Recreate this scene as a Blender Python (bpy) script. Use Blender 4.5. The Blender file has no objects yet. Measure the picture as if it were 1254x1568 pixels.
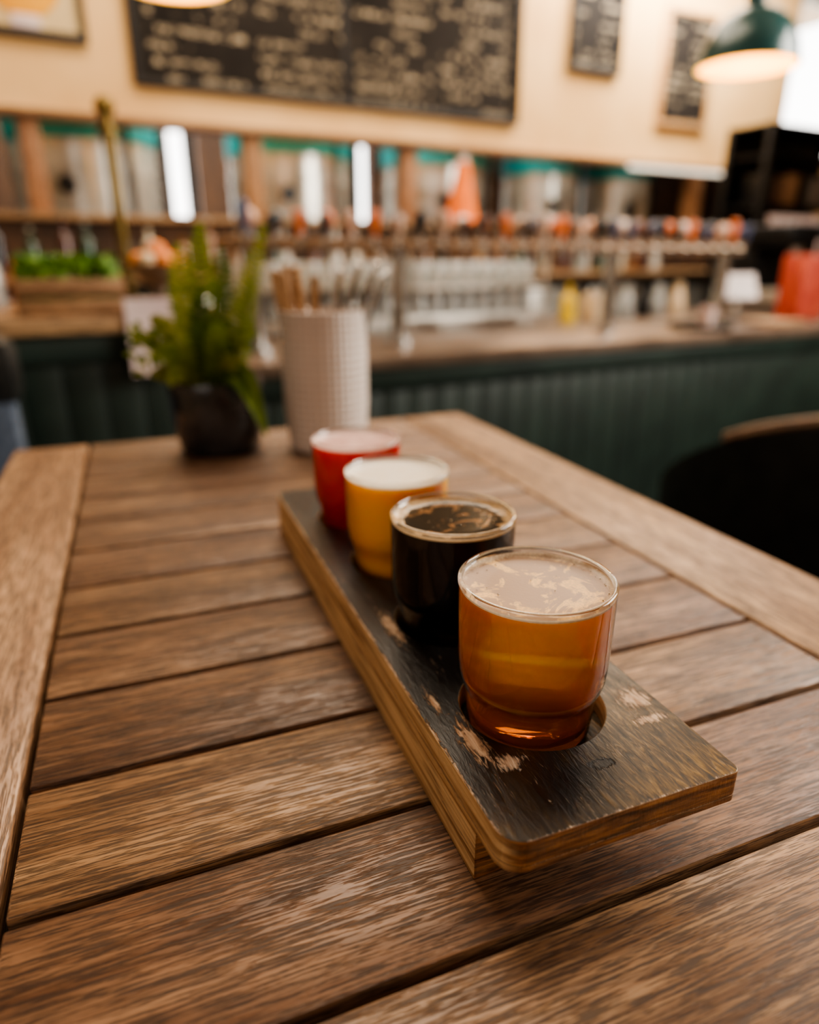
import bpy, bmesh, math, random
from mathutils import Vector, Matrix, Euler
random.seed(7)
H=0.235; TZ=1.0; TA=math.radians(21.4); BA=math.radians(28.0)
def L(r,g,b):
    f=lambda c:(c/255/12.92) if c/255<=0.04045 else ((c/255+0.055)/1.055)**2.4
    return (f(r),f(g),f(b),1)
# ---------------------------------------------------------------- nodes
def node(nt,t,props=None,ins=None):
    n=nt.nodes.new(t)
    for k,v in (props or {}).items(): setattr(n,k,v)
    for k,v in (ins or {}).items():
        if isinstance(v,bpy.types.NodeSocket): nt.links.new(v,n.inputs[k])
        else: n.inputs[k].default_value=v
    return n
def newmat(name):
    m=bpy.data.materials.new(name); m.use_nodes=True
    nt=m.node_tree; return m,nt,nt.nodes['Principled BSDF']
def ramp(nt,fac,stops):
    n=nt.nodes.new('ShaderNodeValToRGB'); cr=n.color_ramp
    while len(cr.elements)>1: cr.elements.remove(cr.elements[-1])
    cr.elements[0].position=stops[0][0]; cr.elements[0].color=stops[0][1]
    for p,c in stops[1:]:
        e=cr.elements.new(p); e.color=c
    nt.links.new(fac,n.inputs[0]); return n.outputs[0]
def mth(nt,op,a,b=0.0,c=None,clamp=False):
    d={0:a,1:b}
    if c is not None: d[2]=c
    return node(nt,'ShaderNodeMath',{'operation':op,'use_clamp':clamp},d).outputs[0]
def mrange(nt,v,a,b,c=0,d=1): return node(nt,'ShaderNodeMapRange',None,{0:v,1:a,2:b,3:c,4:d}).outputs[0]
def mixc(nt,f,a,b,bt='MIX'):
    n=nt.nodes.new('ShaderNodeMix'); n.data_type='RGBA'; n.blend_type=bt
    for i,v in ((0,f),(6,a),(7,b)):
        if isinstance(v,bpy.types.NodeSocket): nt.links.new(v,n.inputs[i])
        else: n.inputs[i].default_value=v
    return n.outputs[2]
def objco(nt): return nt.nodes.new('ShaderNodeTexCoord').outputs['Object']
def vmul(nt,v,s): return node(nt,'ShaderNodeVectorMath',{'operation':'MULTIPLY'},{0:v,1:s}).outputs[0]
def noise(nt,v,scale,detail=3,dist=0,rough=.5):
    return node(nt,'ShaderNodeTexNoise',None,{'Vector':v,'Scale':scale,'Detail':detail,'Distortion':dist,'Roughness':rough}).outputs[0]
def bump(nt,bs,h,strength=.3,dist=.001):
    b=node(nt,'ShaderNodeBump',None,{'Height':h,'Strength':strength,'Distance':dist}); nt.links.new(b.outputs[0],bs.inputs['Normal'])
def pm(name,c1,c2=None,scale=20,rough=.5,metal=0,bmp=0,emit=None,es=0,coat=0):
    m,nt,bs=newmat(name); c2=c2 or tuple(x*.8 for x in c1[:3])+(1,)
    n=noise(nt,objco(nt),scale,4)
    nt.links.new(ramp(nt,n,[(.35,c2),(.65,c1)]),bs.inputs['Base Color'])
    bs.inputs['Roughness'].default_value=rough; bs.inputs['Metallic'].default_value=metal
    bs.inputs['Coat Weight'].default_value=coat
    if bmp: bump(nt,bs,n,bmp)
    if emit: bs.inputs['Emission Color'].default_value=emit; bs.inputs['Emission Strength'].default_value=es
    return m
def wood(name,dark,mid,light,axis=0,rough=.42,k=1.0,var=.35,ring=.5):
    m,nt,bs=newmat(name); co=objco(nt)
    rnd=nt.nodes.new('ShaderNodeNewGeometry').outputs['Random Per Island']
    off=node(nt,'ShaderNodeCombineXYZ',None,{0:mth(nt,'MULTIPLY',rnd,17.3),1:mth(nt,'MULTIPLY',rnd,31.7),2:mth(nt,'MULTIPLY',rnd,5.1)}).outputs[0]
    co=node(nt,'ShaderNodeVectorMath',{'operation':'ADD'},{0:co,1:off}).outputs[0]
    def sc(a,b):
        v=[b,b,b]; v[axis]=a; return tuple(x*k for x in v)
    n1=noise(nt,vmul(nt,co,sc(2.6,34)),1,5,.4,.6)
    n3=noise(nt,vmul(nt,co,sc(1.6,11)),1,2,.3)
    rings=mth(nt,'MULTIPLY_ADD',mth(nt,'SINE',mth(nt,'MULTIPLY',n3,120)),.5,.5)
    n2=noise(nt,vmul(nt,co,sc(44,900)),1,3,.1,.7)
    pores=mrange(nt,n2,.43,.54)
    n5=noise(nt,vmul(nt,co,sc(14,330)),1,4,.2,.65)
    base=ramp(nt,n1,[(.30,dark),(.5,mid),(.70,light)])
    base=mixc(nt,mth(nt,'MULTIPLY',rings,ring),base,dark)
    base=mixc(nt,mrange(nt,n5,.45,.66,0,.4),base,light)
    pd=tuple(x*.32 for x in dark[:3])+(1,)
    base=mixc(nt,mth(nt,'MULTIPLY',mth(nt,'SUBTRACT',1,pores),.78),base,pd)
    hs=node(nt,'ShaderNodeHueSaturation',None,{'Color':base,'Value':mth(nt,'MULTIPLY_ADD',rnd,var*2,1-var),'Saturation':.92,'Hue':mth(nt,'MULTIPLY_ADD',rnd,.014,.494)})
    nt.links.new(hs.outputs[0],bs.inputs['Base Color'])
    nt.links.new(mth(nt,'MULTIPLY_ADD',pores,-.15,rough+.15),bs.inputs['Roughness'])
    bump(nt,bs,mth(nt,'ADD',pores,mth(nt,'MULTIPLY',rings,.25)),.45,.0005)
    return m
# ---------------------------------------------------------------- mesh builder
class MB:
    def __init__(s,name): s.bm=bmesh.new(); s.name=name; s.mats=[]
    def mi(s,m):
        if m not in s.mats: s.mats.append(m)
        return s.mats.index(m)
    def box(s,lo,hi,mat,bev=0,rot=None,piv=None):
        lo=Vector(lo);hi=Vector(hi);c=(lo+hi)/2;d=hi-lo
        r=bmesh.ops.create_cube(s.bm,size=1,matrix=Matrix.Translation(c)@Matrix.Diagonal((d.x,d.y,d.z,1)))
        vs=r['verts']; fs=set(f for v in vs for f in v.link_faces)
        for f in fs: f.material_index=s.mi(mat)
        if bev:
            es=list(set(e for v in vs for e in v.link_edges))
            rb=bmesh.ops.bevel(s.bm,geom=es,offset=bev,segments=2,affect='EDGES',profile=.5,material=-1)
            vs=list(set([v for f in rb['faces'] for v in f.verts]+[v for v in vs if v.is_valid]))
        if rot is not None:
            p=Vector(piv) if piv else c
            M=Matrix.Translation(p)@Euler(rot).to_matrix().to_4x4()@Matrix.Translation(-p)
            vs=[v for v in vs if v.is_valid]
            st=list(vs); seen=set(st)
            while st:
                v=st.pop()
                for e in v.link_edges:
                    o=e.other_vert(v)
                    if o not in seen: seen.add(o); st.append(o)
            bmesh.ops.transform(s.bm,matrix=M,verts=list(seen))
    def lathe(s,prof,mat,c=(0,0,0),seg=32,M=None,arc=None,fmats=None):
        c=Vector(c); full=arc is None; a0,a1=arc or (0,2*math.pi)
        n=seg if full else seg+1; rings=[]
        for r,z in prof:
            if r<1e-6 and full: rings.append([s.bm.verts.new(s._p(Vector((0,0,z)),c,M))]); continue
            ring=[]
            for i in range(n):
                a=a0+(a1-a0)*i/seg
                ring.append(s.bm.verts.new(s._p(Vector((r*math.cos(a),r*math.sin(a),z)),c,M)))
            rings.append(ring)
        for k in range(len(rings)-1):
            A,B=rings[k],rings[k+1]; mm=s.mi(fmats[k] if fmats else mat)
            for i in range(seg):
                j=(i+1)%n
                vs=[A[0] if len(A)==1 else A[i], A[0] if len(A)==1 else A[j], B[0] if len(B)==1 else B[j], B[0] if len(B)==1 else B[i]]
                u=[]
                for v in vs:
                    if v not in u: u.append(v)
                if len(u)>=3:
                    try: f=s.bm.faces.new(u); f.material_index=mm
                    except ValueError: pass
    def _p(s,v,c,M):
        if M is not None: v=M@v
        return v+c
    def cyl(s,p0,p1,r0,mat,r1=None,seg=16):
        p0=Vector(p0);p1=Vector(p1); r1=r0 if r1 is None else r1; d=p1-p0
        q=d.to_track_quat('Z','Y').to_matrix()
        s.lathe([(0,0),(r0,0),(r1,d.length),(0,d.length)],mat,p0,seg,M=q)
    def sph(s,c,r,mat,seg=12,sc=(1,1,1)):
        pr=[(max(0,r*math.sin(math.pi*i/seg)) if 0<i<seg else 0,-r*math.cos(math.pi*i/seg)) for i in range(seg+1)]
        s.lathe(pr,mat,c,seg*2,M=Matrix.Diagonal(sc))
    def tube(s,pts,r,mat,seg=8):
        for i in range(len(pts)-1):
            r0=r[i] if isinstance(r,list) else r; r1=r[i+1] if isinstance(r,list) else r
            s.cyl(pts[i],pts[i+1],r0,mat,r1,seg)
            if i: s.sph(pts[i],r0,mat,4)
    def poly(s,pts,mat):
        f=s.bm.faces.new([s.bm.verts.new(Vector(p)) for p in pts]); f.material_index=s.mi(mat)
    def finish(s,loc=(0,0,0),rz=0,ang=35):
        bmesh.ops.recalc_face_normals(s.bm,faces=s.bm.faces)
        me=bpy.data.meshes.new(s.name); s.bm.to_mesh(me); s.bm.free()
        for m in s.mats: me.materials.append(m)
        for p in me.polygons: p.use_smooth=True
        me.set_sharp_from_angle(angle=math.radians(ang))
        o=bpy.data.objects.new(s.name,me); bpy.context.collection.objects.link(o)
        o.location=loc; o.rotation_euler=(0,0,rz); return o
def TW(n,a,z=0):
    return Vector((n*math.cos(TA)-a*math.sin(TA), n*math.sin(TA)+a*math.cos(TA), z))
def BW(s,m,z=0):
    return Vector((s*math.cos(BA)-m*math.sin(BA), s*math.sin(BA)+m*math.cos(BA), z))
# ---------------------------------------------------------------- materials
slat=wood('teak_slat',L(80,52,35),L(136,96,64),L(196,152,110),0,.37,1,.20,.42)
frame=wood('teak_frame',L(112,78,50),L(168,126,86),L(214,172,126),1,.36,1,.06,.35)
legw=wood('teak_leg',L(30,18,11),L(46,30,19),L(62,42,27),2,.6,1,.1,.3)  # under-table wood darkened so the slat gaps look shaded
ply_header=pm('plywood_wall',L(236,192,132),L(224,176,114),2.5,.65)
warmwood=wood('warm_wood',L(112,76,46),L(168,122,78),L(204,158,108),0,.5,.5,.1,.3)
postwood=wood('post_wood',L(120,76,44),L(182,122,72),L(214,158,102),2,.5,.5,.1,.3)
dimwood=wood('dim_wood',L(70,46,28),L(112,76,46),L(140,100,64),0,.5,.5,.1,.3)
green=pm('dark_green_paint',L(34,50,43),L(24,38,33),6,.45)
black=pm('black_metal',L(22,22,22),L(12,12,12),30,.4,.3)
steel=pm('brushed_steel',L(225,222,214),L(180,176,168),7,.33,.85)
tanksteel=pm('tank_steel',L(236,234,226),L(188,184,174),3,.25,.55)
chrome=pm('chrome',L(215,215,212),L(180,180,180),12,.2,1)
brass=pm('brass',L(130,112,72),L(96,80,46),12,.3,1)
concrete=pm('dark_concrete_floor',L(46,42,39),L(30,28,26),3,.6)
plaster=pm('warm_plaster',L(180,156,128),L(164,140,112),2,.8)
brick_w=pm('brown_wall',L(88,60,38),L(56,38,26),3,.7)
teal=pm('teal_paint',L(10,160,170),L(8,130,142),5,.4)
paper=pm('paper',L(228,208,202),L(210,185,182),8,.8)

# ---------------------------------------------------------------- room shell
def shell(name,boxes,mat):
    b=MB(name)
    for lo,hi in boxes: b.box(lo,hi,mat)
    return b.finish(rz=BA)
S0,S1,M0,M1,CZ=-3.2,8.0,-3.2,6.5,3.6
shell('floor',[((S0,M0,-.1),(S1,M1,0))],concrete)
shell('ceiling',[((S0,M0,CZ),(S1,M1,CZ+.1))],plaster)
shell('wall_left',[((S0-.1,M0,0),(S0,M1,CZ))],plaster)
shell('wall_front',[((S0,M0-.1,0),(S1,M0,CZ))],plaster)
shell('wall_right',[((S1,M0,0),(S1+.1,4.35,CZ))],plaster)
slits=[(1.20,1.42),(2.92,3.02),(4.56,4.66)]
bx=[];prev=S0
for a,b_ in slits:
    bx.append(((prev,M1,0),(a,M1+.1,CZ))); bx.append(((a,M1,0),(b_,M1+.1,1.0))); bx.append(((a,M1,3.2),(b_,M1+.1,CZ))); prev=b_
bx.append(((prev,M1,0),(5.9,M1+.1,CZ)))
shell('wall_back',bx,brick_w)
shell('wall_brewery_side',[((5.8,4.35,0),(5.9,M1,CZ))],brick_w)
shell('wall_bar_header',[((S0,4.2,1.915),(5.72,4.32,CZ)),((5.72,4.2,3.2),(S1,4.32,CZ)),((5.72,4.2,1.42),(S1,4.32,2.02)),((7.4,4.2,2.02),(S1,4.32,3.2))],ply_header)
shell('wall_bar_sill',[((S0,4.2,0),(S1,4.32,1.42))],brick_w)
b=MB('window_1'); wf=pm('white_window_frame',L(225,220,210),None,5,.5)
for lo,hi in [((5.72,4.22,2.02),(5.77,4.30,3.2)),((7.35,4.22,2.02),(7.4,4.30,3.2)),((5.77,4.22,2.02),(7.35,4.30,2.07)),((5.77,4.22,3.15),(7.35,4.30,3.2)),((6.54,4.23,2.07),(6.58,4.29,3.15))]:
    b.box(lo,hi,wf,.004)
b.finish(rz=BA)
b=MB('trim_1'); b.box((S0,4.16,1.885),(5.72,4.34,1.915),warmwood,.004); b.box((S0,4.14,1.42),(5.72,4.36,1.45),warmwood,.004); b.finish(rz=BA)
b=MB('timber_posts')
for s in (.12,1.24,2.24,4.84,-1.0): b.box((s-.05,4.20,1.45),(s+.05,4.31,1.885),postwood,.004)
b.finish(rz=BA)
# ---------------------------------------------------------------- brewery tanks
def tank(s,m,r,zt):
    b=MB('fermentation_tank')
    b.lathe([(0,zt+.18),(.07,zt+.18),(.07,zt+.14),(r*.6,zt+.09),(r*.92,zt+.03),(r,zt-.02)],tanksteel,seg=48)
    b.lathe([(r,zt-.02),(r,zt-.47)],tanksteel,seg=48)
    b.lathe([(r+.006,zt-.47),(r+.012,zt-.475),(r+.012,zt-.60),(r+.006,zt-.605)],teal,seg=48)
    b.lathe([(r,zt-.605),(r,1.3),(r+.008,1.295),(r+.008,1.27),(r,1.265),(r,.9),(r*.25,.42),(.03,.38),(.03,.3),(0,.3)],tanksteel,seg=48)
    b.lathe([(r,1.712),(r+.01,1.71),(r+.01,1.69),(r,1.688)],tanksteel,seg=48)
    for i in range(4):
        a=math.pi/4+i*math.pi/2; x=r*.8*math.cos(a); y=r*.8*math.sin(a)
        b.cyl((x,y,0),(x,y,.95),.03,steel); b.cyl((x,y,0),(x,y,.02),.06,steel)
    b.tube([Vector((r*.5,-r*.92,2.2)),Vector((r*.5,-r*.92,.9))],.014,black)
    b.lathe([(0,.02),(.05,.02),(.05,0),(0,0)],black,(-r*.35,-r*.93,1.62),20,M=Matrix.Rotation(math.pi/2,3,'X'))
    b.finish(loc=BW(s,m,0),rz=BA)
for s,r,zt in [(-.75,.42,2.46),(.42,.41,2.46),(1.70,.40,2.46),(2.85,.40,2.46),(3.85,.32,2.46),(4.68,.30,2.46)]: tank(s,4.95,r,zt)
b=MB('dark_pipes')
for s in (.93,1.14,2.24,2.40,3.45,4.35,-.2): b.cyl((s,5.45,0),(s,5.45,3.6),.04,black)
b.finish(rz=BA)
b=MB('brass_pole')
b.cyl((.38,3.3,0),(.38,3.3,1.78),.026,brass,seg=20); b.cyl((.38,3.3,0),(.38,3.3,.03),.1,brass); b.sph((.38,3.3,1.80),.04,brass); b.cyl((.38,3.3,1.70),(.38,3.3,1.72),.045,brass)
b.finish(rz=BA)
# ---------------------------------------------------------------- chalkboards
def chalkmat(name,sx,sz,dens):
    m,nt,bs=newmat(name); co=objco(nt); sp=node(nt,'ShaderNodeSeparateXYZ',None,{0:co})
    z=sp.outputs[2]; x=sp.outputs[0]
    row=mth(nt,'FRACT',mth(nt,'MULTIPLY',z,sz))
    rm=mrange(nt,mth(nt,'ABSOLUTE',mth(nt,'SUBTRACT',row,.5)),.24,.18)
    n=noise(nt,vmul(nt,co,(sx,sx,sx*1.8)),1,2)
    ch=mrange(nt,n,.50,.56)
    rowid=mth(nt,'FLOOR',mth(nt,'MULTIPLY',z,sz))
    rv=node(nt,'ShaderNodeCombineXYZ',None,{0:mth(nt,'MULTIPLY',x,3.2),1:mth(nt,'MULTIPLY',rowid,7.31),2:0.0}).outputs[0]
    n2=noise(nt,rv,1,1)
    wd=mrange(nt,n2,dens,dens+.02)
    wv=node(nt,'ShaderNodeCombineXYZ',None,{0:mth(nt,'MULTIPLY',x,22.0),1:mth(nt,'MULTIPLY',rowid,3.77),2:0.0}).outputs[0]
    words=mrange(nt,noise(nt,wv,1,0),.38,.42)
    colm=mrange(nt,mth(nt,'ABSOLUTE',mth(nt,'SUBTRACT',mth(nt,'FRACT',mth(nt,'MULTIPLY',x,1.75)),.5)),.45,.43)
    mask=mth(nt,'MULTIPLY',mth(nt,'MULTIPLY',mth(nt,'MULTIPLY',mth(nt,'MULTIPLY',rm,ch),wd),colm),words)
    smear=noise(nt,co,2.5,4)
    base=ramp(nt,smear,[(.3,L(26,21,18)),(.7,L(46,40,35))])
    nt.links.new(mixc(nt,mth(nt,'MULTIPLY',mask,.8),base,L(210,190,160)),bs.inputs['Base Color'])
    bs.inputs['Roughness'].default_value=.8; bs.inputs['Specular IOR Level'].default_value=.2; return m
chalk=chalkmat('chalk_writing',70,14,.43); chalk2=chalkmat('chalk_writing_small',80,18,.46)
def board(s0,s1,z0,z1,cm,fm,div=False,fw=.03):
    b=MB('chalkboard_menu'); c=((s0+s1)/2,4.195); w=(s1-s0)/2
    b.box((-w+fw*.5,-.02,z0+fw*.5),(w-fw*.5,-.003,z1-fw*.5),cm)
    for lo,hi in [((-w,-.035,z0),(w,0,z0+fw)),((-w,-.035,z1-fw),(w,0,z1)),((-w,-.035,z0+fw),(-w+fw,0,z1-fw)),((w-fw,-.035,z0+fw),(w,0,z1-fw))]: b.box(lo,hi,fm,.003)
    if div: b.box((-.05,-.032,z0+fw),(-.02,-.001,z1-fw),fm,.003)
    b.finish(loc=BW(c[0],c[1],0),rz=BA)
darkf=pm('dark_frame',L(34,27,22),None,20,.6)
board(.64,3.03,2.06,3.15,chalk,darkf,True,.035)
board(3.42,3.88,2.42,3.2,chalk2,darkf)
board(4.28,4.80,2.16,2.90,chalk2,pm('light_wood_frame',L(200,154,104),None,20,.5))
b=MB('framed_poster'); bg=pm('poster_print',L(225,200,150),L(210,180,130),3,.6); ye=pm('poster_yellow',L(245,175,30),L(225,150,20),5,.6)
b.box((-.46,-.02,2.24),(.46,-.003,3.05),bg)
for lo,hi in [((-.48,-.04,2.21),(.48,0,2.245)),((-.48,-.04,3.03),(.48,0,3.06)),((-.48,-.04,2.245),(-.45,0,3.03)),((.45,-.04,2.245),(.48,0,3.03))]: b.box(lo,hi,darkf,.003)
b.lathe([(0,.006),(.17,.006),(.17,0),(0,0)],ye,(.22,-.02,2.46),32,M=Matrix.Rotation(math.pi/2,3,'X'))
b.box((.16,-.027,2.25),(.28,-.0205,2.30),paper)
b.finish(loc=BW(-.03,4.195,0),rz=BA)
# ---------------------------------------------------------------- pendants
inner=pm('lamp_enamel_inner',L(255,190,70),None,10,.5,0,0,(1,.56,.08,1),2.6)
bulb=pm('warm_bulb',L(255,220,160),None,10,.5,0,0,(1,.70,.30,1),9)
def pendant(x,y,z,r,shade,E):
    b=MB('pendant_lamp')
    out=[(r*math.cos(t),r*1.05*math.sin(t)) for t in [i*math.pi/2/12 for i in range(12)]]+[(.03,r*1.07)]
    b.lathe([(r+.006,-.012),(r+.004,0)]+out+[(.03,r*1.05+.05),(0,r*1.05+.05)],shade,seg=40)
    inn=[((r-.006)*math.cos(t),(r-.006)*.9*math.sin(t)) for t in [i*math.pi/2/12 for i in range(12)]]
    b.lathe([(r+.006,-.012),(r-.004,-.012),(r-.004,0)]+inn+[(0,(r-.006)*.9)],inner,seg=40)
    b.sph((0,0,r*.45),.032,bulb); b.cyl((0,0,r*.5),(0,0,r*.9),.02,brass)
    b.cyl((0,0,r),(0,0,CZ-z),.004,black)
    b.finish(loc=(x,y,z))
    l=bpy.data.lights.new('pendant_bulb_light','POINT'); l.energy=E; l.color=(1,.72,.34); l.shadow_soft_size=.04
    o=bpy.data.objects.new('pendant_bulb_light',l); o.location=(x,y,z+.02); bpy.context.collection.objects.link(o)
tealshade=pm('teal_enamel',L(34,80,80),L(26,62,64),6,.3,0,0,None,0,.3)
orshade=pm('orange_enamel',L(220,120,30),L(200,100,20),6,.3,0,0,None,0,.5)
pendant(1.045,2.45,1.800,.143,tealshade,6)
pendant(-.70,2.42,2.010,.17,orshade,5)
# ---------------------------------------------------------------- bar counter
b=MB('bar_counter')
def planks(s0,s1,z0,z1,m):
    w=.095; s=s0
    while s<s1-.01:
        e=min(s+w,s1); b.box((s+.001,m-.018,z0),(e-.001,m,z1),green,.002); s=e
b.box((-3.1,1.96,.0),(.45,2.5,1.06),green); planks(-3.1,.45,.12,1.0,1.96); b.box((-3.1,1.925,.0),(.45,1.945,.12),green,.003); b.box((-3.1,1.925,.99),(.45,1.945,1.06),green,.003)
b.box((-3.1,1.90,1.06),(.47,2.55,1.10),warmwood,.004)
b.box((.45,1.98,0),(5.4,2.9,.91),green); planks(.47,5.4,.12,.86,1.98); b.box((.47,1.945,0),(5.4,1.965,.12),green,.003); b.box((.47,1.945,.84),(5.4,1.965,.91),green,.003)
ctop=pm('counter_top_zinc',L(130,112,98),L(96,80,68),5,.3,.3)
b.box((.471,1.93,.91),(5.45,2.95,.95),ctop,.004)
b.finish(rz=BA)
b=MB('menu_paper'); b.box((.20,1.893,.95),(.34,1.896,1.14),paper); b.finish(rz=BA)
b=MB('beer_tap_rail')
b.box((.52,2.17,1.255),(2.85,2.25,1.295),warmwood,.004)
for s in (.62,1.13,2.11,2.78):
    b.cyl((s,2.21,.955),(s,2.21,1.255),.028,chrome,seg=20); b.cyl((s,2.21,.951),(s,2.21,.965),.05,chrome,seg=20)
cols=[L(25,22,24),L(225,120,60),L(228,212,204),L(60,36,34),L(110,66,52),L(70,80,110),L(215,170,146),L(30,30,30),L(34,40,46),L(200,170,150),L(28,30,34)]
cm=[pm('tap_handle_%d'%i,c,None,20,.3,0,0,None,0,.3) for i,c in enumerate(cols)]
s=.58;i=0
while s<2.82:
    m=random.choice(cm); h=random.uniform(.06,.10)
    b.cyl((s,2.165,1.275),(s,2.12,1.265),.007,chrome,seg=10); b.cyl((s,2.12,1.27),(s,2.115,1.225),.005,black,.007,10)
    b.cyl((s,2.125,1.27),(s,2.125,1.30),.007,chrome,seg=10)
    b.lathe([(0,0),(.008,0),(.012,h*.3),(.019,h*.7),(.016,h*.95),(0,h)],m,(s,2.125,1.30),12)
    b.cyl((s+.04,2.21,1.295),(s+.04,2.21,1.33),.012,chrome,seg=12); b.sph((s+.04,2.21,1.352),.027,random.choice(cm))
    s+=.085;i+=1
b.finish(rz=BA)
tg=pm('frosty_glassware',L(205,208,206),L(140,145,146),60,.15,0,0,None,0,.5)
b=MB('stacked_glass_rack')
b.box((.66,2.55,.99),(2.08,2.85,1.01),steel,.002)
for s in (.68,1.37,2.06):
    for m in (2.57,2.83): b.cyl((s,m,.951),(s,m,1.26),.008,steel,seg=8)
b.box((.66,2.55,1.115),(2.08,2.85,1.125),steel,.002)
for z in (1.012,1.127):
    for m in (2.60,2.69,2.78):
        s=.725
        while s<2.03:
            b.lathe([(0,.095),(.024,.095),(.026,.09),(.034,.0),(.032,0),(.024,.085),(0,.088)],tg,(s,m,z),12); s+=.078
b.finish(rz=BA)
def bottle(b,s,m,z,h,r,mat,cap):
    b.lathe([(0,0),(r,0),(r,h*.58),(r*.8,h*.68),(r*.32,h*.76),(r*.30,h*.95),(0,h*.95)],mat,(s,m,z),16); b.cyl((s,m,z+h*.95),(s,m,z+h),r*.36,cap,seg=10)
b=MB('squeeze_bottle'); yb=pm('yellow_plastic',L(245,205,20),None,10,.4); bottle(b,0,0,0,.17,.036,yb,yb); b.finish(loc=BW(2.25,2.62,.951))
cr=pm('cream_ceramic',L(220,195,160),None,10,.4)
b=MB('ceramic_jar'); b.lathe([(0,0),(.045,0),(.05,.02),(.05,.11),(.044,.125),(.04,.125),(.04,.02),(0,.02)],cr,seg=24); b.cyl((0,0,.1),(.02,0,.16),.005,chrome); b.finish(loc=BW(2.40,2.62,.951))
b=MB('glass_carafe_row')
for i,(s,mm) in enumerate([(2.58,tg),(2.68,tg),(2.80,black),(2.90,tg),(3.05,cr)]):
    b.lathe([(0,0),(.035,0),(.04,.02),(.036,.09),(.02,.13),(.024,.16),(0,.16)],mm,(s,2.68,.951),18)
b.finish(rz=BA)
b=MB('back_bar_cabinet'); b.box((-1,3.75,0),(5.3,4.13,1.12),black,.01); b.box((-1,3.72,1.12),(5.3,4.13,1.15),warmwood,.004)
for i in range(10): b.box((-.95+i*.62,3.735,.08),(-.40+i*.62,3.75,1.05),steel,.004)
b.finish(rz=BA)
b=MB('liquor_bottle_row')
bc=[pm('bottle_col_%d'%i,c,None,15,.12,0,0,None,0,.5) for i,c in enumerate([L(50,36,22),L(120,80,40),L(30,60,40),L(200,190,170),L(80,44,34),L(170,134,90),L(40,40,48),L(150,156,154),L(190,186,178)])]
s=-.8
while s<4.2:
    bottle(b,s,3.9+random.uniform(-.06,.06),1.151,random.uniform(.20,.28),random.uniform(.032,.042),random.choice(bc),random.choice(bc))
    s+=random.uniform(.09,.17)
b.finish(rz=BA)
b=MB('traffic_cone'); oc=pm('orange_plastic',L(255,125,10),None,10,.45); wh=pm('white_reflective',L(235,225,215),None,10,.4)
b.box((-.13,-.11,0),(.13,.11,.03),oc,.006); b.lathe([(.105,.03),(.042,.37)],oc,seg=28); b.lathe([(.042,.37),(.026,.455),(.02,.46),(0,.46)],wh,seg=28)
b.finish(loc=BW(2.64,4.22,1.45),rz=BA)
lime=pm('lettuce_leaf',L(130,165,55),L(90,130,38),25,.5); herb=pm('herb_leaf',L(90,134,54),L(52,90,32),25,.5)
b=MB('herb_crate')
for z in (0,.047):
    b.box((-.125,-.09,z),(.125,-.08,z+.04),warmwood,.002); b.box((-.125,.08,z),(.125,.09,z+.04),warmwood,.002)
    b.box((-.125,-.08,z),(-.115,.08,z+.04),warmwood,.002); b.box((.115,-.08,z),(.125,.08,z+.04),warmwood,.002)
b.box((-.115,-.08,0),(.115,.08,.008),warmwood); b.box((-.113,-.078,.009),(.113,.078,.085),herb,.004)
for i in range(520):
    p=Vector((random.uniform(-.105,.105),random.uniform(-.07,.07),.085+random.uniform(0,.04))); d=Vector((random.uniform(-1,1),random.uniform(-1,1),random.uniform(.2,1.4))).normalized()*.03; q=d.cross(Vector((random.uniform(-1,1),1,.2))).normalized()*.011
    b.poly([p,p+d*.5+q,p+d,p+d*.5-q],random.choice([lime,lime,herb]))
b.finish(loc=BW(.09,2.03,1.10),rz=BA)
b=MB('citrus_bowl'); org=pm('orange_skin',L(228,140,60),L(205,110,40),25,.45)
b.lathe([(0,0),(.045,0),(.045,.008),(.016,.018),(.016,.06),(.05,.075),(.09,.12),(.085,.12),(.045,.08),(0,.07)],pm('grey_bowl',L(120,105,92),None,10,.4),seg=28)
for i in range(7):
    a=i*math.tau/7; b.sph((.048*math.cos(a),.048*math.sin(a),.125),.027,[org,org,cr][i%3],6)
b.sph((0,0,.15),.03,org,6)
b.finish(loc=BW(.32,2.06,1.10))
b=MB('garnish_jars')
for i in range(3):
    b.lathe([(0,0),(.035,0),(.037,.01),(.037,.10),(.03,.115),(.03,.13),(0,.13)],[tg,org,cr][i],(i*.09,0,0),18)
b.finish(loc=BW(-.1,2.35,1.10),rz=BA)
b=MB('serving_tray'); b.lathe([(0,0),(.12,0),(.135,.02),(.128,.02),(.115,.008),(0,.008)],black,seg=36); b.finish(loc=BW(2.52,2.075,.951))
b=MB('stacked_cups')
for k in range(2): b.lathe([(0,0),(.025,0),(.036,.05),(.033,.05),(.022,.006),(0,.006)],paper,(0,0,k*.03),20)
b.finish(loc=BW(2.55,2.07,.9595))
b=MB('payment_terminal')
b.box((-.05,-.04,0),(.05,.04,.015),black,.004); b.box((-.012,-.01,.01),(.012,.01,.12),steel,.003); b.box((-.09,-.008,.09),(.09,.008,.22),pm('white_plastic',L(225,215,215),None,10,.4),.004,rot=(-.5,0,0)); b.finish(loc=BW(3.02,2.3,.951),rz=BA-.4)
b=MB('red_paper_bag'); red=pm('red_paper',L(196,84,60),L(170,60,44),12,.7)
b.box((-.11,-.06,0),(.11,.06,.30),red,.006); b.tube([Vector((-.05,-.06,.29)),Vector((-.04,-.06,.36)),Vector((.04,-.06,.36)),Vector((.05,-.06,.29))],.004,paper); b.finish(loc=BW(3.45,2.25,.951),rz=BA)
b=MB('cutting_board'); b.box((-.12,-.09,0),(.12,.09,.02),warmwood,.006); b.cyl((.12,0,.01),(.18,0,.01),.009,warmwood); b.finish(loc=BW(2.98,2.06,.951),rz=BA)
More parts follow.
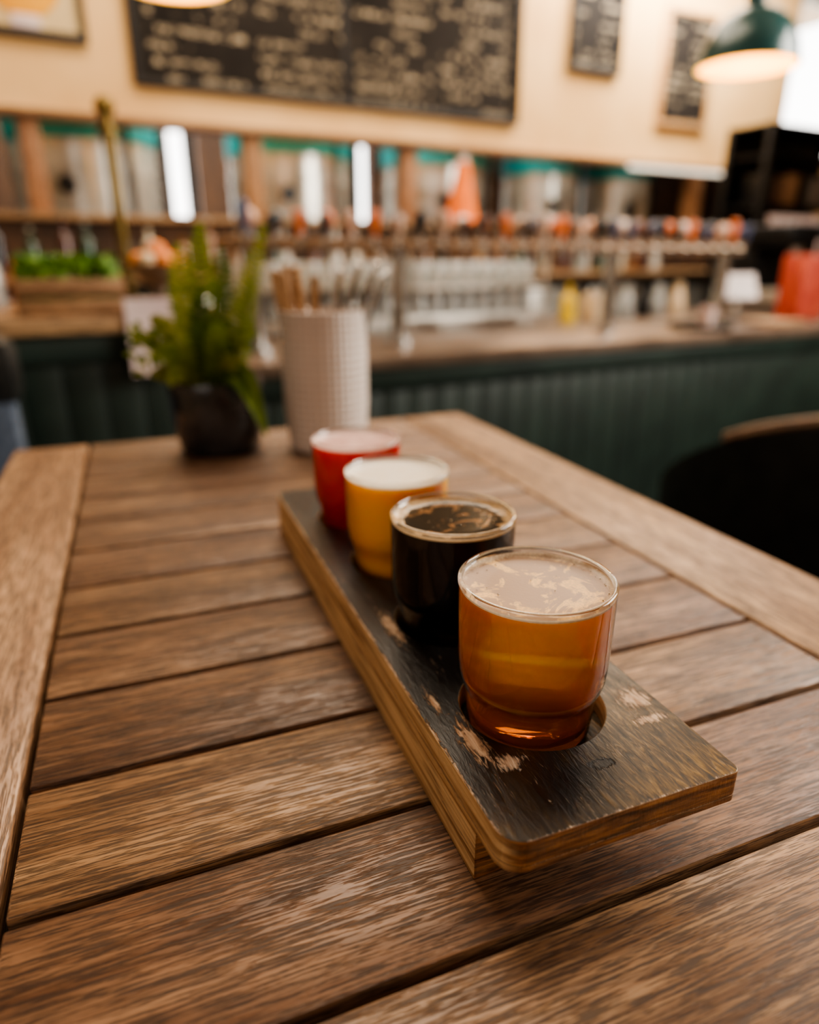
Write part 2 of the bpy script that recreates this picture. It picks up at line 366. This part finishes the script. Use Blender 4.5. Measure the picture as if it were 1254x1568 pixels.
b=MB('espresso_machine')
b.box((-.3,-.2,.04),(.3,.2,.12),steel,.01); b.box((-.3,.02,.12),(.3,.2,.36),black,.01); b.box((-.32,-.2,.34),(.32,.2,.46),black,.02)
for x in (-.15,.15): b.cyl((x,-.12,.34),(x,-.12,.29),.035,chrome); b.cyl((x,-.12,.30),(x,-.24,.30),.011,black)
for x in (-.26,.26):
    for y in (-.16,.16): b.cyl((x,y,0),(x,y,.04),.02,black)
for i in range(5): b.lathe([(0,0),(.022,0),(.034,.05),(.03,.05),(.02,.006),(0,.006)],paper,(-.22+i*.1,0,.46),16)
b.finish(loc=BW(4.0,2.72,.951),rz=BA)
b=MB('storage_shelf')
for s in (-.5,.5):
    for m in (-.15,.15): b.box((s-.02,m-.02,0),(s+.02,m+.02,2.05),black,.002)
for z in (.3,.8,1.25,1.55,1.85,2.03): b.box((-.5,-.15,z),(.5,.15,z+.02),black,.002)
b.box((-.5,.15,.3),(.5,.16,2.05),black)
kc=[pm('box_brown',L(110,76,54),None,10,.7),pm('box_grey',L(130,118,108),None,10,.7),black,pm('box_tan',L(160,120,86),None,10,.7)]
for z in (1.27,1.57):
    s=-.44
    while s<.34:
        w=random.uniform(.08,.14)
        b.box((s,-.12,z),(s+w,.05,z+random.uniform(.12,.22)),random.choice(kc),.01)
        s+=w+.02
b.finish(loc=BW(4.85,3.4,0),rz=BA)
b=MB('fluorescent_tube_light'); tube=pm('tube_glow',L(255,240,215),None,5,.5,0,0,(1,.9,.74,1),1.8)
b.cyl((4.0,4.11,1.860),(5.5,4.11,1.860),.013,tube); b.box((3.95,4.09,1.872),(5.55,4.15,1.885),steel,.003); b.finish(rz=BA)
# ---------------------------------------------------------------- chairs
b=MB('rounded_bar_chair'); leather=pm('black_leather',L(34,35,33),L(20,21,20),25,.45,0,.2)
N=44; cols_=[]
for i in range(N+1):
    t=i/N; a=math.radians(120+t*260); top=.52+.43*math.sin(math.pi*t)**1.3
    ring=[]
    for r,z in ((.34,.45),(.395,.45+(top-.45)*.4),(.41,top),(.38,top),(.365,.45+(top-.45)*.4),(.31,.45)):
        ring.append(b.bm.verts.new((r*math.cos(a),r*math.sin(a),z)))
    cols_.append((ring,top,a))
for i in range(N):
    A,B=cols_[i][0],cols_[i+1][0]
    for k in range(6):
        f=b.bm.faces.new([A[k],A[(k+1)%6],B[(k+1)%6],B[k]]); f.material_index=b.mi(leather)
for q in (0,N): b.bm.faces.new(cols_[q][0]).material_index=b.mi(leather)
wp=[Vector((.395*math.cos(c[2]),.395*math.sin(c[2]),c[1]+.006)) for c in cols_[14:30]]
b.tube(wp,.016,dimwood,8)
b.lathe([(0,.43),(.31,.43),(.34,.47),(.33,.53),(.25,.555),(0,.56)],leather,seg=36)
for i in range(4):
    a=math.pi/4+i*math.pi/2; b.cyl((.22*math.cos(a),.22*math.sin(a),.44),(.31*math.cos(a),.31*math.sin(a),0),.016,black)
b.lathe([(.275,.24),(.29,.24),(.29,.26),(.275,.26),(.275,.24)],chrome,seg=36)
b.finish(loc=(1.05,1.58,0),rz=0)
b=MB('upholstered_chair'); den=pm('blue_grey_fabric',L(92,102,118),L(70,80,96),60,.9,0,.3)
b.box((-.22,-.2,.66),(.22,.2,.76),den,.03); b.box((-.22,.17,.76),(.22,.23,1.02),den,.025); b.box((-.235,.16,.95),(.235,.25,1.09),leather,.03)
for x in (-.18,.18):
    for y in (-.17,.18): b.box((x-.018,y-.018,0),(x+.018,y+.018,.67),black,.003)
b.box((-.18,-.18,.25),(.18,-.16,.28),black,.003)
b.finish(loc=(-.955,1.14,0),rz=.35)
# ---------------------------------------------------------------- table
b=MB('slatted_wooden_table')
g=[(.651+.3157*k)*H for k in range(-5,11)]
nl,nr=-.0769,.3735
for i,a0 in enumerate(g):
    a1=g[i+1] if i+1<len(g) else .982
    b.box((nl+.0022,a0+.0022,-.024),(nr-.0022,a1-(.0022 if i+1<len(g) else 0),0),slat,.0014)
b.box((-.1664,g[0],-.026),(nl-.0012,.984,.0005),frame,.003)
b.box((nr+.0012,g[0],-.026),(.4727,.984,.0005),frame,.003)
for n in (-.13,.08,.22,.43): b.box((n-.025,g[0]+.02,-.07),(n+.025,.96,-.0265),legw,.002)
for n0 in (-.15,.40):
    for a0 in (g[0]+.02,.90):
        b.box((n0,a0,-TZ+.001),(n0+.06,a0+.06,-.0705),legw,.004)
b.box((-.10,-.18,-.85),(.42,-.15,-.80),legw,.003); b.box((-.10,.92,-.85),(.42,.95,-.80),legw,.003)
b.finish(loc=(0,0,TZ),rz=TA)
# ---------------------------------------------------------------- flight board
def boardmat():
    m,nt,bs=newmat('painted_plywood'); co=objco(nt)
    sp=node(nt,'ShaderNodeSeparateXYZ',None,{0:co}); X,Y=sp.outputs[0],sp.outputs[1]
    tn=nt.nodes.new('ShaderNodeTexCoord').outputs['Normal']
    nz=node(nt,'ShaderNodeSeparateXYZ',None,{0:tn}).outputs[2]
    top=mrange(nt,nz,.75,.9)
    gr=noise(nt,vmul(nt,co,(420,80,420)),1,5,.8,.65); big=noise(nt,co,30,3)
    lay=noise(nt,vmul(nt,co,(5,5,260)),1,2,.2)
    side=ramp(nt,lay,[(.33,L(150,110,72)),(.43,L(198,160,114)),(.58,L(220,186,138)),(.70,L(182,140,94))])
    side=mixc(nt,mrange(nt,noise(nt,vmul(nt,co,(60,14,260)),1,4,.3,.65),.48,.66,0,.8),side,L(116,80,50))
    endf=mrange(nt,mth(nt,'ABSOLUTE',node(nt,'ShaderNodeSeparateXYZ',None,{0:tn}).outputs[1]),.5,.9,0,.85)
    side=mixc(nt,endf,side,ramp(nt,noise(nt,vmul(nt,co,(40,40,420)),1,4,.4,.7),[(.36,L(44,26,15)),(.5,L(128,80,44)),(.66,L(180,124,72))]))
    w1=noise(nt,vmul(nt,co,(520,110,100)),1,6,1.0,.7)
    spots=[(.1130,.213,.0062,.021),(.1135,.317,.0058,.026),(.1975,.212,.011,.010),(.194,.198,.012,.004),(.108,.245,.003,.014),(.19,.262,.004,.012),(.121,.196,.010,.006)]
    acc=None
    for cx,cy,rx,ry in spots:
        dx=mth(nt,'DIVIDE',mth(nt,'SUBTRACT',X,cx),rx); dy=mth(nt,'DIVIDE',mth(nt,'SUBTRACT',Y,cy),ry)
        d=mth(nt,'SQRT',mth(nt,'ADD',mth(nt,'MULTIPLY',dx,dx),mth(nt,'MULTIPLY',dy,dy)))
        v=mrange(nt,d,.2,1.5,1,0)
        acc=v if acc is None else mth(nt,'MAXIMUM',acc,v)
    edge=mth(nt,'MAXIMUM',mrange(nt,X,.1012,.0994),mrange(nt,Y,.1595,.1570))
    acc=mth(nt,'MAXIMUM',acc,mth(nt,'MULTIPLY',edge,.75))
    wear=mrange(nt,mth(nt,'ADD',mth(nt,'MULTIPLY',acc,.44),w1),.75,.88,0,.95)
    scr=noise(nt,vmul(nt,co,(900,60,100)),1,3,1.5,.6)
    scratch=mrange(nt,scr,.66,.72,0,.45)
    sheen_wear=mrange(nt,mth(nt,'ADD',mth(nt,'ADD',mrange(nt,Y,.25,.165,0,.27),mrange(nt,X,.13,.18,0,.32)),mth(nt,'MULTIPLY_ADD',big,.6,-.3)),.24,.56)  # mask for front-right reflection sheen painted as brown, together with worn paint
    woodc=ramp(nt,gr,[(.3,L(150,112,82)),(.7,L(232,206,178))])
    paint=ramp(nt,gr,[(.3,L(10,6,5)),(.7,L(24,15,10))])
    sheen_brown=ramp(nt,gr,[(.35,L(28,18,8)),(.5,L(82,60,28)),(.68,L(142,110,60))])  # golden sheen put into the colour of the worn front-right
    tc=mixc(nt,mth(nt,'MAXIMUM',wear,scratch),mixc(nt,sheen_wear,paint,sheen_brown),woodc)
    dx=mth(nt,'DIVIDE',mth(nt,'SUBTRACT',X,.156),.0055); dy=mth(nt,'DIVIDE',mth(nt,'SUBTRACT',Y,.181),.0028)
    gd=mth(nt,'ADD',mth(nt,'SQRT',mth(nt,'ADD',mth(nt,'MULTIPLY',dx,dx),mth(nt,'MULTIPLY',dy,dy))),mth(nt,'MULTIPLY_ADD',w1,2,-1))
    gouge=mrange(nt,gd,.8,1.1,1,0)
    tc=mixc(nt,gouge,tc,L(8,5,4))
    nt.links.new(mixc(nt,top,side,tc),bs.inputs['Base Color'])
    bs.inputs['Specular IOR Level'].default_value=.38
    rgh=ramp(nt,gr,[(.3,(.46,.46,.46,1)),(.7,(.27,.27,.27,1))])
    nt.links.new(mixc(nt,top,(.7,.7,.7,1),mixc(nt,wear,rgh,(.75,.75,.75,1))),bs.inputs['Roughness'])
    hh=mth(nt,'ADD',mth(nt,'MULTIPLY',mth(nt,'ADD',gr,mth(nt,'MULTIPLY',big,.6)),.6),mth(nt,'ADD',mth(nt,'MULTIPLY',wear,-.5),mth(nt,'MULTIPLY',gouge,-1.5)))
    bump(nt,bs,hh,.7,.0007); return m
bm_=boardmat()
bn0,bn1,ba0,ba1=.0985,.2070,.1570,.575
cn=.1497; ca=[.2290,.3165,.4055,.4965]
root=bpy.data.objects.new('beer_flight_board',None); bpy.context.collection.objects.link(root)
root.location=(0,0,TZ); root.rotation_euler=(0,0,TA)
def slab(name,z0,z1,holes,bev=.0005):
    cu=bpy.data.curves.new(name,'CURVE'); cu.dimensions='2D'; cu.fill_mode='BOTH'
    def spl(pts):
        sp=cu.splines.new('POLY'); sp.points.add(len(pts)-1); sp.use_cyclic_u=True
        for p,q in zip(sp.points,pts): p.co=(q[0],q[1],0,1)
    pts=[]
    for cx,cy,a0,r in ((bn1,ba1,0,.006),(bn0,ba1,90,.005),(bn0,ba0,180,.0105),(bn1,ba0,270,.004)):
        cx+=-r if cx==bn1 else r; cy+=-r if cy==ba1 else r
        for i in range(9):
            a=math.radians(a0+i*90/8); pts.append((cx+r*math.cos(a),cy+r*math.sin(a)))
    spl(pts)
    if holes:
        for a in ca: spl([(cn+.0010+.0338*math.cos(-t*math.tau/64),a-.0010+.0338*math.sin(-t*math.tau/64)) for t in range(64)])
    cu.extrude=(z1-z0)/2-bev; cu.bevel_depth=bev; cu.bevel_resolution=2; cu.offset=-bev
    o=bpy.data.objects.new(name+'_c',cu); bpy.context.collection.objects.link(o)
    bpy.context.view_layer.update()
    me=bpy.data.meshes.new_from_object(o.evaluated_get(bpy.context.evaluated_depsgraph_get()))
    bpy.data.objects.remove(o)
    for v in me.vertices: v.co.z+=(z0+z1)/2
    me.materials.clear(); me.materials.append(bm_)
    o=bpy.data.objects.new(name,me); bpy.context.collection.objects.link(o); o.parent=root
    return o
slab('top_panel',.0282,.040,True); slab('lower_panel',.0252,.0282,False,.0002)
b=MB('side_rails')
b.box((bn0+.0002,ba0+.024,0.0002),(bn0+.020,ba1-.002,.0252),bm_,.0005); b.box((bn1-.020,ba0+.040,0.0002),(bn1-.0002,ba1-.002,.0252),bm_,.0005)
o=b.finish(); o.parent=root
# ---------------------------------------------------------------- glasses
def glassmat():
    m,nt,bs=newmat('clear_glass'); nt.nodes.remove(bs)
    out=[n for n in nt.nodes if n.type=='OUTPUT_MATERIAL'][0]
    n=noise(nt,objco(nt),60,1); bp=node(nt,'ShaderNodeBump',None,{'Height':n,'Strength':.03,'Distance':.001})
    fr=node(nt,'ShaderNodeFresnel',None,{'IOR':1.5,'Normal':bp.outputs[0]}).outputs[0]
    tr=node(nt,'ShaderNodeBsdfTransparent',None,{0:(.97,.97,.965,1)}); gl=node(nt,'ShaderNodeBsdfGlossy',None,{'Color':(1,1,1,1),'Roughness':.03,'Normal':bp.outputs[0]})
    mx=node(nt,'ShaderNodeMixShader',None,{0:fr,1:tr.outputs[0],2:gl.outputs[0]}); nt.links.new(mx.outputs[0],out.inputs[0]); return m
glassm=glassmat()
rimglass,nt,bs=newmat('thick_rim_glass'); bs.inputs['Transmission Weight'].default_value=1; bs.inputs['Roughness'].default_value=.02; bs.inputs['IOR'].default_value=1.5
def liquid(name,stops,trans,rough=.08,sss=.5):
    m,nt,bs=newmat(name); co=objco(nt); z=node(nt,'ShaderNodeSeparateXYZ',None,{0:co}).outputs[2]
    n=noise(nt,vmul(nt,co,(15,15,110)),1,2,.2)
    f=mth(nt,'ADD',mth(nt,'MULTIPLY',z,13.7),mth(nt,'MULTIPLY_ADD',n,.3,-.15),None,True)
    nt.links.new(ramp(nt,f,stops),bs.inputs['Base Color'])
    bs.inputs['Transmission Weight'].default_value=trans; bs.inputs['Roughness'].default_value=rough; bs.inputs['IOR'].default_value=1.34
    if sss:
        bs.inputs['Subsurface Weight'].default_value=sss; bs.inputs['Subsurface Radius'].default_value=(.03,.012,.003); bs.inputs['Subsurface Scale'].default_value=.6
    return m
def foammat(name,edge,body,patch,pt,ps=45,rough=.35,fine_a=.12,e0=.0285,spec=.5):
    m,nt,bs=newmat(name); co=objco(nt); sp=node(nt,'ShaderNodeSeparateXYZ',None,{0:co})
    r=mth(nt,'SQRT',mth(nt,'ADD',mth(nt,'MULTIPLY',sp.outputs[0],sp.outputs[0]),mth(nt,'MULTIPLY',sp.outputs[1],sp.outputs[1])))
    n=noise(nt,co,ps,5,1.2,.6); fine=noise(nt,co,700,2)
    pf=mrange(nt,n,pt,pt+.05)
    c=mixc(nt,pf,body,patch)
    ef=mrange(nt,mth(nt,'ADD',r,mth(nt,'MULTIPLY_ADD',n,.012,-.006)),e0,e0+.003)
    c=mixc(nt,ef,c,edge); c=mixc(nt,mth(nt,'MULTIPLY',fine,fine_a),c,edge)
    vo=node(nt,'ShaderNodeTexVoronoi',None,{'Vector':co,'Scale':900.0}).outputs[0]
    c=mixc(nt,mth(nt,'MULTIPLY',mth(nt,'MAXIMUM',ef,pf),mrange(nt,vo,.35,.6,0,.35)),c,body)
    nt.links.new(c,bs.inputs['Base Color']); bs.inputs['Roughness'].default_value=rough; bs.inputs['Specular IOR Level'].default_value=spec
    bump(nt,bs,mth(nt,'ADD',mth(nt,'MULTIPLY',fine,.5),mth(nt,'MULTIPLY',ef,1.5)),.3,.0004); return m
def glass(a,liq,foam,foamedge,nb,inner_r=.03):
    b=MB('beer_tasting_glass')
    out=[(0,0),(.026,0),(.0282,.0015),(.0290,.005),(.0298,.016),(.0303,.0215),(.0322,.026),(.0336,.031),(.0341,.040),(.0346,.0735)]
    b.lathe(out,glassm,seg=72)
    b.lathe([(.0346,.0735),(.0346,.0750),(.0339,.0758),(.0331,.0758),(.0325,.0750),(.0325,.0738)],rimglass,seg=72)
    b.lathe([(.0325,.0738),(.0325,.0728)],glassm,seg=72)
    lv=.0728
    lp=[(0,.004),(.025,.004),(.0277,.0065),(.0291,.016),(.0297,.0222),(.0315,.0267),(.0329,.032),(.0335,.040),(.0339,.0716)]
    b.lathe(lp,liq,seg=72)
    b.lathe([(.0339,.0716),(.0339,lv-.0004),(.0332,lv)],foamedge,seg=72)
    b.lathe([(.0332,lv),(.0323,lv-.0006),(.0306,lv-.0012),(.02,lv-.0014),(0,lv-.0014)],foam,seg=72)
    for i in range(nb):
        t=random.uniform(0,math.tau); r=.0318-abs(random.gauss(0,.0012)) if i%5 else inner_r*math.sqrt(random.random())
        q=random.uniform(.0002,.0005)
        b.sph((r*math.cos(t),r*math.sin(t),lv-.0010),q,foamedge if i%2 else glassm,4)
    w=TW(cn,a); b.finish(loc=(w.x,w.y,TZ+.0289),rz=TA,ang=50)
amb=liquid('amber_beer',[(0,L(180,92,24)),(.32,L(196,106,28)),(.37,L(255,214,110)),(.41,L(214,124,32)),(.7,L(255,184,56)),(1,L(236,150,44))],.66,.04,.35)  # lit gradient and highlight line at the glass step painted into the colour
dk=liquid('stout_beer',[(0,L(14,8,7)),(1,L(20,12,9))],0,.1,0)
ylw=liquid('hazy_yellow_beer',[(0,L(246,172,48)),(1,L(255,200,76))],.0,.2)
rd=liquid('red_sour_beer',[(0,L(190,14,10)),(1,L(230,24,14))],.25,.12)
fw=L(250,240,222)
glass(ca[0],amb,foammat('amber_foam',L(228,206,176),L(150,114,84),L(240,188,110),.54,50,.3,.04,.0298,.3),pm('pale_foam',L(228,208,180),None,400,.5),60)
glass(ca[1],dk,foammat('stout_foam',L(216,180,134),L(16,9,6),L(150,106,66),.56,75,.12,.05,.0268),pm('tan_foam',L(222,190,145),None,400,.5),110)
glass(ca[2],ylw,foammat('cream_foam',fw,L(250,236,212),fw,.5),pm('cream_foam_edge',fw,None,400,.5),20)
glass(ca[3],rd,foammat('pink_foam',L(240,210,196),L(205,156,146),L(228,188,176),.5),pm('pink_foam_edge',L(240,205,190),None,400,.5),20)
# ---------------------------------------------------------------- canister
def canmat():
    m,nt,bs=newmat('textured_ceramic'); co=objco(nt); sp=node(nt,'ShaderNodeSeparateXYZ',None,{0:co})
    ang=mth(nt,'ARCTAN2',sp.outputs[1],sp.outputs[0])
    a=mth(nt,'SINE',mth(nt,'ADD',mth(nt,'MULTIPLY',ang,20),mth(nt,'MULTIPLY',sp.outputs[2],360)))
    c=mth(nt,'SINE',mth(nt,'SUBTRACT',mth(nt,'MULTIPLY',ang,20),mth(nt,'MULTIPLY',sp.outputs[2],360)))
    h=mth(nt,'MULTIPLY',a,c); bump(nt,bs,h,.6,.0017)
    nt.links.new(ramp(nt,noise(nt,co,8),[(.3,L(216,202,192)),(.7,L(230,218,208))]),bs.inputs['Base Color']); bs.inputs['Roughness'].default_value=.4; return m
cmat=canmat()
b=MB('cutlery_canister')
b.lathe([(0,0),(.044,0),(.049,.004),(.0515,.02),(.0540,.06),(.0542,.12),(.0525,.166),(.0535,.170),(.0530,.174),(.0505,.1745),(.049,.171),(.050,.12),(.047,.01),(0,.01)],cmat,seg=56)
stick=wood('chopstick_wood',L(170,116,70),L(214,164,112),L(235,190,138),2,.5,2,.1,.1)
cutl=pm('cutlery_steel',L(235,232,228),L(150,148,146),60,.22,.9)
for x,y,tx,ty,h in [(-.03,.0,-.043,.01,.222),(-.02,-.015,-.032,-.02,.220),(-.012,.012,-.022,.02,.226),(-.02,.0,-.014,.0,.214),(-.024,.01,-.034,-.0,.226)]:
    b.box((x-.0055,y-.003,.012),(x+.0055,y+.003,h),stick,.001,rot=(0,(tx-x)/h*2.2,0),piv=(x,y,.012))
for x,lean,h in [(.005,.16,.222),(.012,.22,.225),(.0,.09,.212),(.008,.28,.214),(.01,.19,.20)]:
    b.cyl((x,0,.015),(x+lean*.18,random.uniform(-.01,.01),h*.8),.004,cutl); top=Vector((x+lean*.18,0,h*.8)); d=Vector((lean*1.6,0,1)).normalized()
    b.lathe([(0,0),(.007,.004),(.0115,.02),(.012,.038),(.007,.052),(0,.055)],cutl,top,14,M=Matrix(d.to_track_quat('Z','Y').to_matrix())@Matrix.Diagonal((1,.4,1)))
b.finish(loc=(-.108,.878,TZ+.0006))
# ---------------------------------------------------------------- fern
b=MB('potted_fern')
pot=pm('dark_glazed_pot',L(60,60,62),L(28,29,32),30,.22,0,.25,None,0,.4); soil=pm('soil',L(50,36,26),L(28,20,14),80,.9,0,.5)
b.lathe([(0,0),(.046,0),(.050,.004),(.0555,.03),(.058,.06),(.0585,.088),(.057,.092),(.054,.092),(.053,.086),(.053,.075)],pot,seg=48)
b.lathe([(.053,.076),(.03,.080),(0,.082)],soil,seg=32)
def leafmat(i,c,d):
    m,nt,bs=newmat('fern_leaf_%d'%i); nt.links.new(ramp(nt,noise(nt,objco(nt),60,3),[(.35,d),(.65,c)]),bs.inputs['Base Color']); bs.inputs['Roughness'].default_value=.55; bs.inputs['Specular IOR Level'].default_value=.25
    out=[n for n in nt.nodes if n.type=='OUTPUT_MATERIAL'][0]; tl=node(nt,'ShaderNodeBsdfTranslucent',None,{0:c})
    mx=node(nt,'ShaderNodeMixShader',None,{0:.35,1:bs.outputs[0],2:tl.outputs[0]}); nt.links.new(mx.outputs[0],out.inputs[0]); return m
lf=[leafmat(i,c,d) for i,(c,d) in enumerate([(L(124,142,50),L(82,104,34)),(L(150,158,60),L(106,122,40)),(L(80,100,42),L(50,70,28)),(L(140,142,60),L(100,108,42))])]
def frond(p0,p1,p2,w,n,m,fw_=.0056):
    p0,p1,p2=map(Vector,(p0,p1,p2)); B=lambda t:(1-t)**2*p0+2*t*(1-t)*p1+t*t*p2
    pts=[B(i/12) for i in range(13)]
    b.tube(pts,[.0013*(1-.7*i/12) for i in range(13)],m,5)
    cam=Vector((.24,-.86,.1)).normalized(); roll=random.uniform(-.5,.5)
    for i in range(n):
        t=.12+.88*i/n; p=B(t); tan=(B(min(1,t+.02))-B(t-.02)).normalized()
        hint=(cam+Vector((roll,0,0))).normalized()
        side=tan.cross(hint).normalized(); nor=side.cross(tan).normalized()
        ln=w*math.sin(math.pi*min(1,(t*.84+.14)))**.8*random.uniform(.85,1.1)
        for sg in (-1,1):
            d=(side*sg+tan*.45+nor*random.uniform(-.4,.4)).normalized(); q=tan*fw_*.5
            b.poly([p-q*.7,p+d*ln*.55-q*.9,p+d*ln,p+d*ln*.55+q*.9,p+q*.7],m)
def leaf(p0,p1,p2,w,m):
    p0,p1,p2=map(Vector,(p0,p1,p2)); B=lambda t:(1-t)**2*p0+2*t*(1-t)*p1+t*t*p2; rows=[]
    for i in range(11):
        t=i/10; p=B(t); tan=(B(min(1,t+.02))-B(max(0,t-.02))).normalized(); side=tan.cross(Vector((.2,-.8,.5))).normalized(); ww=w*math.sin(math.pi*(.04+.93*t))**.8
        rows.append([b.bm.verts.new(p+side*ww+Vector((0,-.003,.003))),b.bm.verts.new(p),b.bm.verts.new(p-side*ww+Vector((0,-.003,.003)))])
    for i in range(10):
        for j in (0,1):
            f=b.bm.faces.new([rows[i][j],rows[i][j+1],rows[i+1][j+1],rows[i+1][j]]); f.material_index=b.mi(m)
Z=.08
frond((0,0,Z),(-.010,-.01,.17),(.004,-.01,.276),.032,28,lf[0]); frond((.01,.01,Z),(.01,.0,.15),(.030,0,.235),.024,22,lf[2])
frond((.01,-.01,Z),(.040,0,.17),(.076,.01,.276),.022,28,lf[1]); frond((.02,0,Z),(.045,-.01,.14),(.058,-.01,.215),.020,22,lf[0])
frond((-.01,0,Z),(-.024,-.02,.16),(-.022,-.02,.254),.028,26,lf[1]); frond((-.015,0,Z),(-.03,.01,.15),(-.050,.02,.22),.020,20,lf[2])
frond((-.02,-.01,Z),(-.05,-.01,.15),(-.096,-.01,.140),.018,20,lf[1]); frond((-.02,0,Z),(-.04,-.02,.11),(-.070,-.03,.10),.017,18,lf[3])
frond((-.02,.01,Z),(-.05,.01,.16),(-.072,.0,.165),.018,18,lf[3]); frond((.0,-.01,Z),(-.005,-.03,.14),(.004,-.035,.20),.024,22,lf[2])
frond((.01,-.02,Z),(.03,-.05,.13),(.046,-.06,.12),.015,16,lf[3]); frond((-.01,-.02,Z),(-.03,-.04,.13),(-.05,-.05,.135),.017,18,lf[0])
frond((0,.02,Z),(.0,.03,.17),(.016,.03,.25),.024,22,lf[2]); frond((.0,-.02,Z),(.015,-.04,.14),(.025,-.05,.165),.018,18,lf[0])
leaf((.01,-.02,Z),(.045,-.05,.15),(.076,-.074,.035),.014,lf[0]); leaf((0,-.02,Z),(.03,-.05,.13),(.056,-.065,.075),.013,lf[2]); leaf((.02,-.01,Z),(.05,-.04,.13),(.066,-.068,.055),.013,lf[0])
leaf((-.01,-.02,Z),(-.03,-.05,.12),(-.035,-.06,.09),.012,lf[1]); leaf((.02,0,Z),(.03,-.03,.14),(.02,-.04,.14),.012,lf[2])
for i in range(40):
    t=random.uniform(-.095,-.035); p=Vector((t,random.uniform(-.03,.02),random.uniform(.095,.15))); d=Vector((random.uniform(-1,1),random.uniform(-1,.3),random.uniform(-.3,1))).normalized()*.014
    leaf(p,p+d*.5+Vector((0,0,.003)),p+d,.004,random.choice(lf[:3]))
b.finish(loc=(-.247,.866,TZ+.0006))
# ---------------------------------------------------------------- lights
def area(name,loc,tgt,sx,sy,E,col):
    l=bpy.data.lights.new(name,'AREA'); l.shape='RECTANGLE'; l.size=sx; l.size_y=sy; l.energy=E; l.color=col
    o=bpy.data.objects.new(name,l); o.location=loc; o.rotation_euler=(Vector(tgt)-Vector(loc)).to_track_quat('-Z','Y').to_euler(); bpy.context.collection.objects.link(o)
area('side_window_light',(3.2,1.6,2.4),(.2,.6,1.0),2.0,1.4,180,(1,.93,.83))
area('ceiling_fill_table',(-.2,1.8,3.4),(0,.8,1),1.4,1.4,50,(1,.82,.62))  # unseen overhead fill added to brighten the table
area('ceiling_fill_bar',tuple(BW(2.2,3.0,3.45)),tuple(BW(2.2,3.2,0)),4.5,1.2,135,(1,.85,.66))  # unseen overhead fill added to brighten the bar and header
area('brewery_fill',tuple(BW(2.4,4.50,3.3)),tuple(BW(2.6,5.0,1.4)),6,.3,330,(1,.95,.86))  # added fill, hidden behind the header, to shade the tank fronts
area('front_fill_light',(-1.2,-2.2,2.3),(.1,.6,1.0),2.2,1.6,16,(1,.92,.84))  # added soft fill behind the camera; no opening in that wall
w=bpy.data.worlds.new('sky'); bpy.context.scene.world=w; w.use_nodes=True
w.node_tree.nodes['Background'].inputs[0].default_value=(1,.97,.93,1); w.node_tree.nodes['Background'].inputs[1].default_value=7
# ---------------------------------------------------------------- camera
cd=bpy.data.cameras.new('camera'); cam=bpy.data.objects.new('camera',cd); bpy.context.collection.objects.link(cam)
cam.location=(0,0,TZ+H); cam.rotation_euler=(math.radians(90-20.5),0,0)
cd.sensor_fit='VERTICAL'; cd.sensor_height=36; cd.lens=23.86; cd.clip_start=.01
cd.dof.use_dof=True; cd.dof.focus_distance=.285; cd.dof.aperture_fstop=3.4
bpy.context.scene.camera=cam
try: bpy.context.scene.view_settings.look='AgX - Medium High Contrast'
except Exception as e: print(e)
